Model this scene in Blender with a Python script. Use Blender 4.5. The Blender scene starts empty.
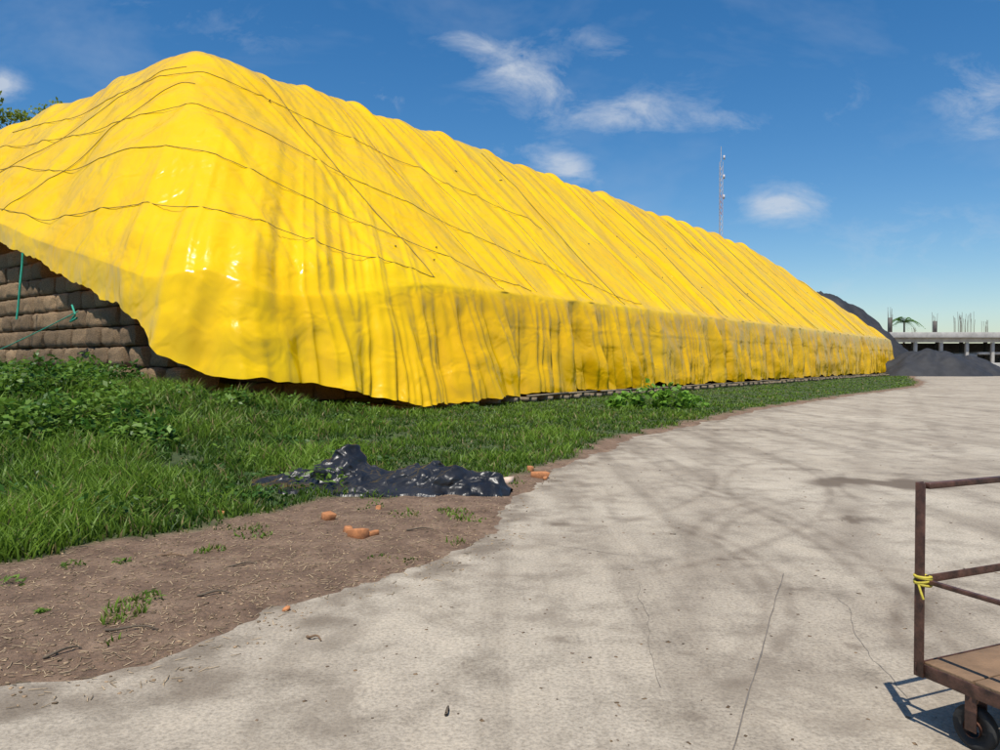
import bpy, math, numpy as np, random
from mathutils import Vector
from mathutils.bvhtree import BVHTree
rng=np.random.default_rng(7); random.seed(7)
scene=bpy.context.scene
# ------------------------------------------------------------------ helpers
def _h(ix,iy,seed):
    n=(ix.astype(np.int64)*374761393+iy.astype(np.int64)*668265263+seed*1442695041)&0xffffffff
    n=((n^(n>>13))*1274126177)&0xffffffff
    return ((n^(n>>16))&0xffff)/65535.0*2*np.pi
def perlin(x,y,seed=0):
    x=np.asarray(x,float);y=np.asarray(y,float)
    x,y=np.broadcast_arrays(x,y)
    x0=np.floor(x);y0=np.floor(y);fx=x-x0;fy=y-y0
    def g(a,b):
        t=_h(x0+a,y0+b,seed);return np.cos(t)*(fx-a)+np.sin(t)*(fy-b)
    u=fx**3*(fx*(fx*6-15)+10);v=fy**3*(fy*(fy*6-15)+10)
    return ((g(0,0)*(1-u)+g(1,0)*u)*(1-v)+(g(0,1)*(1-u)+g(1,1)*u)*v)*1.5
def fbm(x,y,seed=0,o=4):
    r=0;a=1;
    for i in range(o):
        r=r+a*perlin(x*2**i,y*2**i,seed+i*17);a*=.5
    return r
def rdg(x,y,seed,e=.004): return 1-2*np.sqrt(perlin(x,y,seed)**2+e)
def sm(x,a=0,b=1):
    t=np.clip((np.asarray(x,float)-a)/(b-a),0,1);return t*t*(3-2*t)
def make_mesh(name,V,F,mat=None,smooth=False,col=None,parent=None,attr=None):
    V=np.asarray(V,np.float32).reshape(-1,3);F=np.asarray(F,np.int32)
    me=bpy.data.meshes.new(name)
    me.vertices.add(len(V));me.vertices.foreach_set("co",V.ravel())
    k=F.shape[1];me.loops.add(F.size);me.polygons.add(len(F))
    me.polygons.foreach_set("loop_start",np.arange(0,F.size,k,dtype=np.int32))
    try: me.polygons.foreach_set("loop_total",np.full(len(F),k,dtype=np.int32))
    except Exception: pass
    me.loops.foreach_set("vertex_index",F.ravel())
    me.update(calc_edges=True)
    me.validate()
    if smooth: me.polygons.foreach_set("use_smooth",np.ones(len(me.polygons),bool))
    if col is not None:
        a=me.color_attributes.new("Col",'FLOAT_COLOR','POINT')
        c=np.ones((len(V),4),np.float32);c[:,:3]=col;a.data.foreach_set("color",c.ravel())
    if attr is not None:
        for n,val in attr.items():
            a=me.attributes.new(n,'FLOAT','POINT');a.data.foreach_set("value",np.asarray(val,np.float32))
    ob=bpy.data.objects.new(name,me);scene.collection.objects.link(ob)
    if mat: me.materials.append(mat)
    if parent: ob.parent=parent
    return ob
def grid_faces(n,m,closed=False):
    i=np.arange(n if closed else n-1);j=np.arange(m-1)
    I,J=np.meshgrid(i,j,indexing='ij');I2=(I+1)%n
    return np.stack([I*m+J,I2*m+J,I2*m+J+1,I*m+J+1],-1).reshape(-1,4)
def empty(name):
    e=bpy.data.objects.new(name,None);scene.collection.objects.link(e);return e
def tube_arrays(pts,r,sides=6):
    pts=np.asarray(pts,float);n=len(pts)
    T=np.gradient(pts,axis=0);T/=np.linalg.norm(T,axis=1)[:,None]+1e-9
    up=np.array([0,0,1.]);
    if abs(T[0]@up)>.9: up=np.array([1.,0,0])
    A=np.cross(T,up);A/=np.linalg.norm(A,axis=1)[:,None]+1e-9
    B=np.cross(T,A)
    r=np.broadcast_to(np.asarray(r,float),(n,))
    th=np.linspace(0,2*np.pi,sides,endpoint=False)
    V=pts[:,None,:]+r[:,None,None]*(np.cos(th)[None,:,None]*A[:,None,:]+np.sin(th)[None,:,None]*B[:,None,:])
    i=np.arange(n-1);j=np.arange(sides);I,J=np.meshgrid(i,j,indexing='ij');J2=(J+1)%sides
    F=np.stack([I*sides+J,I*sides+J2,(I+1)*sides+J2,(I+1)*sides+J],-1).reshape(-1,4)
    return V.reshape(-1,3),F
class Acc:
    def __init__(s): s.V=[];s.F=[];s.n=0;s.C=[]
    def add(s,V,F,c=None):
        V=np.asarray(V,float).reshape(-1,3);s.V.append(V);s.F.append(np.asarray(F)+s.n);s.n+=len(V)
        if c is not None: s.C.append(np.broadcast_to(np.asarray(c,float),(len(V),3)))
    def obj(s,name,mat,**k):
        if not s.V: return None
        return make_mesh(name,np.concatenate(s.V),np.concatenate(s.F),mat,col=(np.concatenate(s.C) if s.C else None),**k)
BOXF=np.array([[0,1,3,2],[4,6,7,5],[0,4,5,1],[2,3,7,6],[0,2,6,4],[1,5,7,3]])
def box_arrays(c,size,ax=(1,0,0),up=(0,0,1)):
    ax=np.array(ax,float);ax/=np.linalg.norm(ax);up=np.array(up,float)
    sd=np.cross(up,ax);sd/=np.linalg.norm(sd);up=np.cross(ax,sd)
    V=[]
    for a in(-.5,.5):
        for b in(-.5,.5):
            for d in(-.5,.5):
                V.append(np.array(c)+a*size[0]*ax+b*size[1]*sd+d*size[2]*up)
    return np.array(V),BOXF
def add_box(name,c,size,mat,ax=(1,0,0),up=(0,0,1),parent=None,bev=.004):
    V,F=box_arrays(c,size,ax,up);o=make_mesh(name,V,F,mat,parent=parent)
    if bev>0:
        m=o.modifiers.new("b",'BEVEL');m.width=bev;m.segments=2
    return o
# ------------------------------------------------------------------ materials
def mat_new(name):
    m=bpy.data.materials.new(name);m.use_nodes=True;nt=m.node_tree
    b=nt.nodes["Principled BSDF"];return m,nt,b
def noise(nt,scale,detail=4,rough=.6,vec=None,dist=0):
    n=nt.nodes.new("ShaderNodeTexNoise");n.inputs["Scale"].default_value=scale
    n.inputs["Detail"].default_value=detail;n.inputs["Roughness"].default_value=rough
    n.inputs["Distortion"].default_value=dist
    if vec is None:
        tc=nt.nodes.new("ShaderNodeTexCoord");vec=tc.outputs["Object"]
    nt.links.new(vec,n.inputs["Vector"]);return n.outputs["Fac"]
def objvec(nt,scale=(1,1,1),rot=(0,0,0)):
    tc=nt.nodes.new("ShaderNodeTexCoord");mp=nt.nodes.new("ShaderNodeMapping")
    mp.inputs["Scale"].default_value=scale;mp.inputs["Rotation"].default_value=rot
    nt.links.new(tc.outputs["Object"],mp.inputs["Vector"]);return mp.outputs["Vector"]
def ramp(nt,fac,stops):
    r=nt.nodes.new("ShaderNodeValToRGB");e=r.color_ramp.elements
    while len(e)<len(stops): e.new(.5)
    for i,(p,c) in enumerate(stops):
        e[i].position=p;e[i].color=(*c,1) if len(c)==3 else c
    nt.links.new(fac,r.inputs["Fac"]);return r.outputs["Color"]
def mix(nt,fac,a,b,mode='MIX'):
    m=nt.nodes.new("ShaderNodeMix");m.data_type='RGBA';m.blend_type=mode
    for s,v in((0,fac),(6,a),(7,b)):
        if isinstance(v,(int,float)): m.inputs[s].default_value=v
        elif isinstance(v,tuple): m.inputs[s].default_value=(*v,1)
        else: nt.links.new(v,m.inputs[s])
    return m.outputs[2]
def math_(nt,op,a,b=0.0,c=0.0,clamp=False):
    m=nt.nodes.new("ShaderNodeMath");m.operation=op;m.use_clamp=clamp
    for i,v in enumerate((a,b,c)):
        if isinstance(v,(int,float)): m.inputs[i].default_value=v
        else: nt.links.new(v,m.inputs[i])
    return m.outputs[0]
def bump(nt,b,h,strength=.5,dist=.02,prev=None):
    n=nt.nodes.new("ShaderNodeBump");n.inputs["Strength"].default_value=strength;n.inputs["Distance"].default_value=dist
    nt.links.new(h,n.inputs["Height"])
    if prev: nt.links.new(prev,n.inputs["Normal"])
    if b: nt.links.new(n.outputs["Normal"],b.inputs["Normal"])
    return n.outputs["Normal"]
def simple(name,c,rough=.7,metal=0,var=.3,scale=8,bs=.3):
    m,nt,b=mat_new(name);f=noise(nt,scale,4)
    lo=tuple(x*(1-var) for x in c);hi=tuple(min(1,x*(1+var)) for x in c)
    nt.links.new(ramp(nt,f,[(.3,lo),(.7,hi)]),b.inputs["Base Color"])
    b.inputs["Roughness"].default_value=rough;b.inputs["Metallic"].default_value=metal
    bump(nt,b,noise(nt,scale*6,3),bs,.01);return m
def colattr_mat(name,rough=.6,transl=.3,bs=0):
    m,nt,b=mat_new(name);a=nt.nodes.new("ShaderNodeAttribute");a.attribute_name="Col"
    nt.links.new(a.outputs["Color"],b.inputs["Base Color"]);b.inputs["Roughness"].default_value=rough
    b.inputs["Specular IOR Level"].default_value=.3
    if transl>0:
        t=nt.nodes.new("ShaderNodeBsdfTranslucent");g=nt.nodes.new("ShaderNodeHueSaturation")
        g.inputs["Value"].default_value=1.3;nt.links.new(a.outputs["Color"],g.inputs["Color"]);nt.links.new(g.outputs[0],t.inputs["Color"])
        ms=nt.nodes.new("ShaderNodeMixShader");ms.inputs[0].default_value=transl
        nt.links.new(b.outputs[0],ms.inputs[1]);nt.links.new(t.outputs[0],ms.inputs[2])
        nt.links.new(ms.outputs[0],nt.nodes["Material Output"].inputs["Surface"])
    return m
# yellow tarpaulin
m_tarp,nt,b=mat_new("yellow_tarp")
f=noise(nt,.35,3);c=ramp(nt,f,[(.3,(.95,.555,.0006)),(.7,(.98,.64,.0008))])
a=nt.nodes.new("ShaderNodeAttribute");a.attribute_name="dirt_and_shade"
c=mix(nt,a.outputs["Fac"],c,(.80,.43,.002))  # deeper orange: painted warm shade of the skirt, plus dirt
nt.links.new(c,b.inputs["Base Color"])
nt.links.new(math_(nt,'ADD',math_(nt,'MULTIPLY',noise(nt,1.5,2),.26),.08),b.inputs["Roughness"])
b.inputs["Specular IOR Level"].default_value=.45
p=bump(nt,None,noise(nt,1.1,2,.5,dist=.6),.6,.17)
bump(nt,b,noise(nt,4,2,.5,dist=.8),.2,.035,p)
t=nt.nodes.new("ShaderNodeBsdfTranslucent");t.inputs["Color"].default_value=(1,.52,.002,1)
ms=nt.nodes.new("ShaderNodeMixShader");ms.inputs[0].default_value=.16
nt.links.new(b.outputs[0],ms.inputs[1]);nt.links.new(t.outputs[0],ms.inputs[2]);nt.links.new(ms.outputs[0],nt.nodes["Material Output"].inputs["Surface"])
m_rope=simple("rope_dark",(.24,.17,.04),.9)
m_strap=simple("strap_dull_yellow",(.50,.33,.05),.7)
m_green_rope=simple("teal_rope",(.02,.30,.20),.7)
m_black,nt,b=mat_new("black_plastic")
nt.links.new(ramp(nt,noise(nt,2,4),[(.35,(.008,.008,.009)),(.75,(.03,.03,.032))]),b.inputs["Base Color"])
b.inputs["Roughness"].default_value=.36
bump(nt,b,noise(nt,9,3,.5,dist=1.2),.35,.03)
m_blackfar=simple("black_cover",(.022,.023,.027),.75,scale=1.5,bs=.6)
m_bale,nt,b=mat_new("bagasse_bale")
a=nt.nodes.new("ShaderNodeAttribute");a.attribute_name="Col"
f=noise(nt,20,5,.78,objvec(nt,(1,1,2.0)));c=ramp(nt,f,[(.3,(.35,.33,.30)),(.52,(1,1,1)),(.72,(1.9,1.8,1.6))])
nt.links.new(mix(nt,1.0,a.outputs["Color"],c,'MULTIPLY'),b.inputs["Base Color"])
b.inputs["Roughness"].default_value=.95;bump(nt,b,f,1,.12)
m_grass=colattr_mat("grass_blade",.5,.35)
m_leaf=colattr_mat("leaf",.45,.3)
m_wood=simple("weathered_wood",(.20,.12,.065),.8,scale=6,bs=.6)
m_timber=simple("grey_timber",(.22,.17,.11),.85,scale=6)
m_bark=simple("bark",(.10,.075,.05),.9)
m_conc=simple("raw_concrete",(.42,.40,.37),.9,scale=1.2,var=.2)
m_concd=simple("raw_concrete_dark",(.12,.11,.10),.9,scale=1.2)
m_rebar=simple("rusty_rebar",(.10,.05,.03),.8)
m_rust=simple("rusty_painted_steel",(.085,.038,.025),.5,scale=18,var=.7)
m_rubber=simple("rubber",(.02,.02,.02),.8)
m_twine=simple("yellow_twine",(.55,.45,.05),.7)
m_brick=simple("broken_brick",(.42,.17,.065),.9,scale=20)
m_paper=simple("white_scrap",(.70,.52,.40),.8)
m_mast=simple("mast_paint",(.55,.5,.5),.6)
m_debris=colattr_mat("debris",.9,0)
# concrete road
m_road,nt,b=mat_new("concrete_road")
f1=noise(nt,.35,4,.6,dist=.4);f2=noise(nt,2.2,6,.72);f3=noise(nt,45,3,.7)
c=ramp(nt,f1,[(.3,(.355,.297,.225)),(.55,(.445,.382,.295)),(.75,(.515,.45,.352))])
c=mix(nt,1.0,c,ramp(nt,f2,[(.28,(.54,.52,.50)),(.5,(.97,.97,.97)),(.78,(1.17,1.16,1.14))]),'MULTIPLY')
c=mix(nt,.8,c,ramp(nt,f3,[(.3,(.50,.49,.48)),(.55,(1,1,1)),(.8,(1.25,1.24,1.2))]),'MULTIPLY')
vs=objvec(nt,(1.6,.09,1),(0,0,math.radians(14)))
c=mix(nt,.85,c,ramp(nt,noise(nt,1.1,4,.6,vs),[(.3,(.62,.60,.58)),(.52,(1,1,1)),(.8,(1.08,1.08,1.07))]),'MULTIPLY')
v=nt.nodes.new("ShaderNodeTexVoronoi");v.inputs["Scale"].default_value=6;tc=nt.nodes.new("ShaderNodeTexCoord");nt.links.new(tc.outputs["Object"],v.inputs["Vector"])
sp=math_(nt,'LESS_THAN',v.outputs["Distance"],math_(nt,'MULTIPLY',math_(nt,'SUBTRACT',noise(nt,1.7,3),.48),.5))
c=mix(nt,math_(nt,'MULTIPLY',sp,.5),c,(.12,.09,.065))
bl=ramp(nt,noise(nt,.9,6,.74,dist=1.2),[(.53,(0,0,0)),(.66,(1,1,1))])
c=mix(nt,math_(nt,'MULTIPLY',bl,.6),c,(.21,.17,.125))
a=nt.nodes.new("ShaderNodeAttribute");a.attribute_name="stains_and_streak"
c=mix(nt,a.outputs["Fac"],c,(.115,.083,.055))
nt.links.new(c,b.inputs["Base Color"]);b.inputs["Roughness"].default_value=.85
bump(nt,b,f3,.7,.014)
# verge ground
m_ground,nt,b=mat_new("verge_ground")
f1=noise(nt,3,5,.7);f2=noise(nt,30,5,.75)
soil=ramp(nt,f1,[(.3,(.125,.074,.045)),(.5,(.215,.135,.085)),(.72,(.32,.215,.14))])
soil=mix(nt,.8,soil,ramp(nt,f2,[(.3,(.5,.48,.46)),(.55,(1,1,1)),(.75,(1.6,1.5,1.35))]),'MULTIPLY')
gr=ramp(nt,f1,[(.3,(.03,.05,.012)),(.7,(.08,.11,.03))])
a=nt.nodes.new("ShaderNodeAttribute");a.attribute_name="grassy"
nt.links.new(mix(nt,a.outputs["Fac"],soil,gr),b.inputs["Base Color"]);b.inputs["Roughness"].default_value=.95
bump(nt,b,f2,1,.03)
m_land,nt,b=mat_new("far_land")
nt.links.new(ramp(nt,noise(nt,.05,6),[(.4,(.10,.12,.05)),(.6,(.24,.20,.14))]),b.inputs["Base Color"]);b.inputs["Roughness"].default_value=.95

# ------------------------------------------------------------------ ground geometry
RB=np.array([(-60,2.2),(-8,3.0),(-4,3.35),(-2.44,3.66),(-1.85,3.96),(-1.38,4.94),(-.75,5.63),(-.2,6.5),(.02,7.6),(.15,8.9),(.9,11.3),(3.0,16),(8.67,25),(17,36),(27.5,49),(34,60),(42,76),(50,90),(60,112),(60,160),(-90,160),(-90,2.2)],float)
GB=np.array([(-60,4.6),(-8,5.0),(-5,5.3),(-3.76,5.63),(-3.15,6.4),(-2.7,7.2),(-2.3,8.2),(-1.2,8.7),(-.45,8.9),(.1,9.9),(.6,11.2),(2.5,15.7),(8.2,25),(16.6,36),(27,49),(33.5,60),(41.5,76),(49.5,90),(59,112),(59,159),(-89,159),(-89,4.6)],float)
def sdist(x,y,P):
    x=np.asarray(x,float);y=np.asarray(y,float);d=np.full(x.shape,1e9);ins=np.zeros(x.shape,bool)
    for i in range(len(P)):
        a=P[i];b2=P[(i+1)%len(P)];e=b2-a
        t=np.clip(((x-a[0])*e[0]+(y-a[1])*e[1])/(e@e),0,1)
        d=np.minimum(d,np.hypot(x-a[0]-t*e[0],y-a[1]-t*e[1]))
        if a[1]!=b2[1]:
            c=((a[1]>y)!=(b2[1]>y))&(x<(b2[0]-a[0])*(y-a[1])/(b2[1]-a[1])+a[0]);ins^=c
    return np.where(ins,d,-d)
def terrain(x,y):
    d=sdist(x,y,RB)
    d=d+.10*perlin(x*2.2,y*2.2,3)+.07*perlin(x*7,y*7,5)+.25*perlin(x*.6,y*.6,9)*sm(y,4,8)
    z=np.clip(d*.10,-.12,.035)+.012*perlin(x*6,y*6,11)*sm(d,0,.3)+.03*perlin(x*1.1,y*1.1,12)*sm(d,.3,2)
    z=z+.98*sm(-x-2.2,0,8)*sm(y-9,0,8)
    return z
def grassy(x,y):
    d=sdist(x,y,GB)+.28*fbm(x*1.3,y*1.3,21,3)
    return sm(d,-.1,.25)
th=np.radians(np.linspace(-88,70,560));rr=np.exp(np.linspace(math.log(2.2),math.log(170),520))
TH,R=np.meshgrid(th,rr,indexing='ij');X=R*np.sin(TH);Y=R*np.cos(TH);Z=terrain(X,Y)
V=np.stack([X,Y,Z],-1).reshape(-1,3);F=grid_faces(len(th),len(rr))
keep=(V[F][:,:,2].max(1)>-.06);F=F[keep]
make_mesh("ground",V,F[:,::-1],m_ground,smooth=True,attr={"grassy":grassy(X,Y).ravel()})
make_mesh("background_land",[(-3000,-3000,-.2),(3000,-3000,-.2),(3000,3000,-.2),(-3000,3000,-.2)],[[0,1,2,3]],m_land)
# road sheet
th=np.radians(np.linspace(-60,60,500));rr=np.exp(np.linspace(math.log(1.2),math.log(230),520))
TH,R=np.meshgrid(th,rr,indexing='ij');X=R*np.sin(TH);Y=R*np.cos(TH)
d=-sdist(X,Y,RB)
st=.65*sm(.75+.6*fbm(X*1.5,Y*1.5,31,3)-d,0,.7)*sm(fbm(X*3,Y*3,33,3),-.5,.5)
def arc_st(cx,cy,rad,w,amp,a0,a1,sd=1):
    rr_=np.hypot(X-cx,Y-cy);an=np.degrees(np.arctan2(Y-cy,X-cx))
    return amp*np.exp(-((rr_-rad)/w)**2)*sm(an,a0,a0+8)*sm(-an,-a1,-a1+8)*(.3+.7*sm(fbm(X*4,Y*4,sd,2),-.6,.4))
def g2(px,py): return ((px-500)*1.6/(py-362),1200/(py-362))
sx,sy=g2(880,483)
wob=.35*fbm(X*1.2,Y*.7,77,3)
st=st+.95*sm(1-np.hypot((X-sx)/1.2,(Y-sy+wob)/.42),0,.5)  # wide dark streak across the road
for(px,py,w_,h_) in((465,566,.22,.10),(690,655,.1,.05),(610,500,.3,.2),(760,430,1.5,.6),(560,640,.1,.06),(850,520,.5,.2),(560,525,.35,.12),(700,430,1.2,.4),(620,700,.08,.05),(800,470,.6,.15),(900,430,2.,.5),(730,560,.2,.05),(860,650,.12,.08),(690,720,.1,.05),(800,590,.15,.08)):
    qx,qy=g2(px,py);st=st+.5*sm(1-np.hypot((X-qx)/w_,(Y-qy)/h_)+.7*fbm(X*6,Y*6,55,3),0.2,.9)
for(cx,cy,ra,a0,a1) in((5.5,5.5,4.0,120,180),(5.5,5.5,3.75,120,180),(-3,12,6.2,-60,10),(-3,12,7.6,-62,10),(9,8,6.3,130,180),(9,8,4.9,140,180),(5.2,3.2,3.1,95,178),(5.2,3.2,2.95,95,178),(-6,7,9.0,-25,25),(-6,7,8.8,-25,25),(-1.2,6.0,3.3,-50,30),(-1.2,6.0,3.15,-50,30)):
    st=st+arc_st(cx,cy,ra,.05,.40,a0,a1,int(ra*10))
nzs=sm(fbm(X*1.2,Y*.5,61,3),-.7,.5)
st=st+nzs*(.28*np.exp(-((X-.30*Y+.2)/.16)**2)+.26*np.exp(-((X-.30*Y-1.3)/.16)**2)+.24*np.exp(-((X-.52*Y+.4)/.2)**2)+.24*np.exp(-((X-.52*Y-1.1)/.2)**2))
st=np.clip(st,0,.9)
V=np.stack([X,Y,0*X],-1).reshape(-1,3)
make_mesh("concrete_road",V,grid_faces(len(th),len(rr))[:,::-1],m_road,attr={"stains_and_streak":st.ravel()})
m_joint=simple("joint_filler",(.14,.12,.10),.95)
J=Acc()
def strip(a,b2,w,wob=.008):
    a=np.array(a);b2=np.array(b2);n=max(2,int(np.hypot(*(b2-a))/.06));t=np.linspace(0,1,n)
    P=a+(b2-a)*t[:,None];e=(b2-a)/np.hypot(*(b2-a));nn=np.array([-e[1],e[0]])
    P=P+nn*(wob*fbm(t*n*.12,t*0+a[0],3,3))[:,None];ww=w*(.4+.7*np.abs(perlin(t*n*.3,t*0+3,8)))
    L=P+nn*ww[:,None];Rr=P-nn*ww[:,None]
    V=np.concatenate([np.c_[L,np.full(n,.004)],np.c_[Rr,np.full(n,.004)]])
    i=np.arange(n-1);J.add(V,np.stack([i,i+1,i+1+n,i+n],-1)[:,::-1])
a_=np.array(g2(785,575));b_=np.array(g2(735,750));dd=(b_-a_)
strip(a_,a_+dd*1.4,.006)
strip(g2(545,546),g2(668,560),.004,.05);strip(g2(842,600),g2(905,700),.0025,.06);strip(g2(640,585),g2(660,690),.002,.05)
J.obj("pavement_joint",m_joint)

# ------------------------------------------------------------------ pile frame
C0=np.array([-7.6,19.0]);AX=np.array([math.sin(math.radians(37.2)),math.cos(math.radians(37.2))]);PX=np.array([-AX[1],AX[0]])
def st2xy(s,t): return C0[0]+s*AX[0]+t*PX[0],C0[1]+s*AX[1]+t*PX[1]
L=94.;W=32.
def f(s,t):
    k=.35+.65*sm(14-s,0,12)*sm(14-t,0,9)
    pl=[4.3+.97*t,4.35+1.295*s+.193*t,14.55-.22*(t-10),4.0+.95*(W-t),4.3+.43*(L-s),3.0+.85*(L-s)]
    z=sum(np.exp(-(p-4)/k) for p in pl)
    z=-k*np.log(z)+4
    near=sm(18-s,0,16)
    z=z+.40*perlin(s*.22+3,t*.25,41)*sm(z,4.6,7)*near+.22*perlin(s*.16,t*.1,42)*sm(z,4.6,7)
    e=np.where(s<t,np.maximum(s,0),np.maximum(t,0))
    nw=sm(9.5-s,0,7)*sm(16-t,0,10)
    z=z-.75*nw*np.exp(-e/1.5)
    return z
Rn=2.6;per=[]
def addp(s,t,ns,nt_,nn):
    for a in zip(s,t,ns,nt_): per.append(a)
n=250;tt=np.linspace(W,Rn,n,endpoint=False);addp(0*tt,tt,-1+0*tt,0*tt,n)
an=np.linspace(0,np.pi/2,50,endpoint=False);addp(Rn-Rn*np.cos(an),Rn-Rn*np.sin(an),-np.cos(an),-np.sin(an),34)
q=np.linspace(0,1,1080,endpoint=False);ss=Rn+(L-2*Rn)*(q*.5+q**2*.5);addp(ss,0*ss,0*ss,-1+0*ss,0)
an=np.linspace(np.pi/2,0,30,endpoint=False);addp(L-Rn+Rn*np.cos(an),Rn-Rn*np.sin(an),np.cos(an),-np.sin(an),0)
tt=np.linspace(Rn,W,60,endpoint=False);addp(L+0*tt,tt,1+0*tt,0*tt,0)
ss=np.linspace(L,0,120,endpoint=False);addp(ss,W+0*ss,0*ss,1+0*ss,0)
per=np.array(per);ps,pt,ns,nt_=per.T;nu=len(per)
ul=np.concatenate([[0],np.cumsum(np.hypot(np.diff(ps),np.diff(pt)))])
Kc=np.argmin(np.hypot(ps,pt))
uc=ul[Kc];du=ul-uc
zb=np.interp(du,[-34,-22,-14,-9.5,-5.5,-3.2,-2.0,-.9,0,1.5,3,4.5,6.2,8,11,15,30,110],
               [3.2,7.8,6.35,5.1,3.8,3.15,2.65,1.85,1.2,1.05,.8,.45,.2,.18,.36,.42,.45,.45])
zb=zb+.12*perlin(ul*.9,ul*0,61)+.07*perlin(ul*3,ul*0,62)
swag=sm(du,9,13)*(ps<L-.5)
swc=ps/3.6+.35*perlin(ps*.2,ps*0,64)
zb=zb-.24*np.abs(np.sin(np.pi*swc))**.8*swag*(.5+.9*np.abs(perlin(ps*.15,ps*0,65)))+.05
eave=f(ps,pt);zb=np.minimum(zb,eave-.25)
MR=58
wv=np.linspace(0,1,MR)
U=ul[:,None];DU=du[:,None];Zw=zb[:,None]+(eave-zb)[:,None]*wv[None,:];D=np.maximum(eave[:,None]-Zw,0)
farf=sm(du,8,55)[:,None];near=1-farf
cw=(sm(du,-7,-1)*sm(10.5-du,0,7))[:,None]
ew=sm(-du,0,3)[:,None]
def folds(UU,ZZ):
    warp=.8*perlin(UU*.25,ZZ*.2,71)
    lean=UU-.30*(ZZ-2)*np.clip(DU/6,-1,1)*cw
    return (.75*rdg((lean+warp)*.40,ZZ*.05,72)+.40*perlin((lean+warp)*1.15,ZZ*.09+4,73)+.24*rdg((lean+warp*.5)*2.3,ZZ*.2,74))
amp=(.70*near+.38*farf)*np.clip(D/3.4,0,1)**.7*(1-.6*ew)
a0=.22*cw
F_=folds(U,Zw)
off=.08+np.maximum(amp,a0)*F_+.08*perlin(U*.9,Zw*1.0,75)*np.clip(D,0,1)
flare=np.interp(du,[-30,-6,-3,0,3,6,9,14,94],[.06,.10,.22,.6,1.1,1.25,.8,.35,.2])
pw=1.3-.62*cw
off=off+flare[:,None]*(D/4.0)**pw
belly=np.sin(np.pi*np.clip(D/(eave-zb)[:,None],0,1))
off=off+belly*(.22*np.abs(np.sin(np.pi*swc))*swag)[:,None]
ov=1.35+.12*perlin(U*.5,U*0,78)
off=off-.02*sm(D-ov,-.03,.03)*swag[:,None]
Sw=ps[:,None]+ns[:,None]*off;Tw=pt[:,None]+nt_[:,None]*off
NR=120;wr=np.linspace(0,1,NR+1)[1:]
si=10+ps/L*75;ti=11.5+pt/W*9
S=ps[:,None]+(si-ps)[:,None]*wr[None,:];T=pt[:,None]+(ti-pt)[:,None]*wr[None,:]
W2=np.linspace(0,1,12)[1:];S2=si[:,None]+((12+ps/L*70)-si)[:,None]*W2;T2=ti[:,None]+(16-ti)[:,None]*W2
S=np.concatenate([S,S2],1);T=np.concatenate([T,T2],1)
wall_d=np.concatenate([wr,1+W2])[None,:]*11.0
Zr=f(S,T)
seamc=S/3.6+.30*perlin(S*.1,T*.05,81)
pp=seamc-np.floor(seamc)
fade=sm(wr,0,.05);fade=np.concatenate([fade,np.ones(len(W2))])[None,:]
sag=-.24*np.clip(np.sin(np.pi*pp),0,1)**.7*sm(S,6,14)
sag=sag*sm(13-T,0,2)
wp=.9*perlin(S*.35,T*.18,82)
wr1=.16*rdg(S*.62+wp,T*.10,83,.01)+.06*rdg(S*1.8+wp*2,T*.25,84,.006)+.014*rdg(S*5+wp*3,T*.7,85)
wp2=1.1*perlin(S*.2,T*.22,86)
wr2=.24*rdg(S*.2+T*.26+wp2,T*.18-S*.3,87,.006)+.08*rdg(S*.7+T*.7+wp2,S*.4-T*.3,88,.003)+.018*rdg(S*2.0+wp2*2,T*1.6,89)
wgt=sm(S-.65*T,-1.2,1.2)
dz=(sag+wgt*wr1+(1-wgt)*wr2)*fade
dec=np.exp(-wall_d/2.6)*cw
Fr_=folds(U,eave[:,None]+0*S)
lip=np.exp(-((T-.10)/.16)**2)*sm(S,10,13)*(.06+.07*perlin(S*.9,T*0,90))
Zr=Zr+dz+.28*dec*Fr_*fade
Sr=S+ns[:,None]*(.08*np.exp(-wall_d/.5)+.22*dec*Fr_);Tr=T+nt_[:,None]*(.08*np.exp(-wall_d/.5)+.22*dec*Fr_)-lip*1.3;Zr=Zr-lip*.8
A_S=np.concatenate([Sw,Sr],1);A_T=np.concatenate([Tw,Tr],1);A_Z=np.concatenate([Zw,Zr],1)
Xp,Yp=st2xy(A_S,A_T);V=np.stack([Xp,Yp,A_Z],-1)
m_=V.shape[1];V=V.reshape(-1,3);F=grid_faces(nu,m_,closed=True)
seamw=np.clip(np.exp(-((pp-.0)/.03)**2)+np.exp(-((pp-1)/.03)**2),0,1)
dirt_and_shadeA=np.concatenate([.55*sm(D,0,.4)*sm(du,2,9)[:,None]+.35*sm(fbm(U*.5,Zw*.2,91,3),-.2,.9)*farf+0*Zw,  # even skirt term paints the folds' ochre shade; noise term is grime
    seamw*.8*sm(S,8,20)*sm(perlin(S*.3,T*.3,93),-.5,.3)+.2*sm(S,15,50)*sm(fbm(S*.6,T*.15,92,3),-.2,.8)],1).ravel()
tarp=make_mesh("yellow_tarpaulin",V,F,m_tarp,smooth=True,attr={"dirt_and_shade":dirt_and_shadeA})
bvh=BVHTree.FromPolygons([tuple(v) for v in V.tolist()],[tuple(q) for q in F.tolist()])
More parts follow.
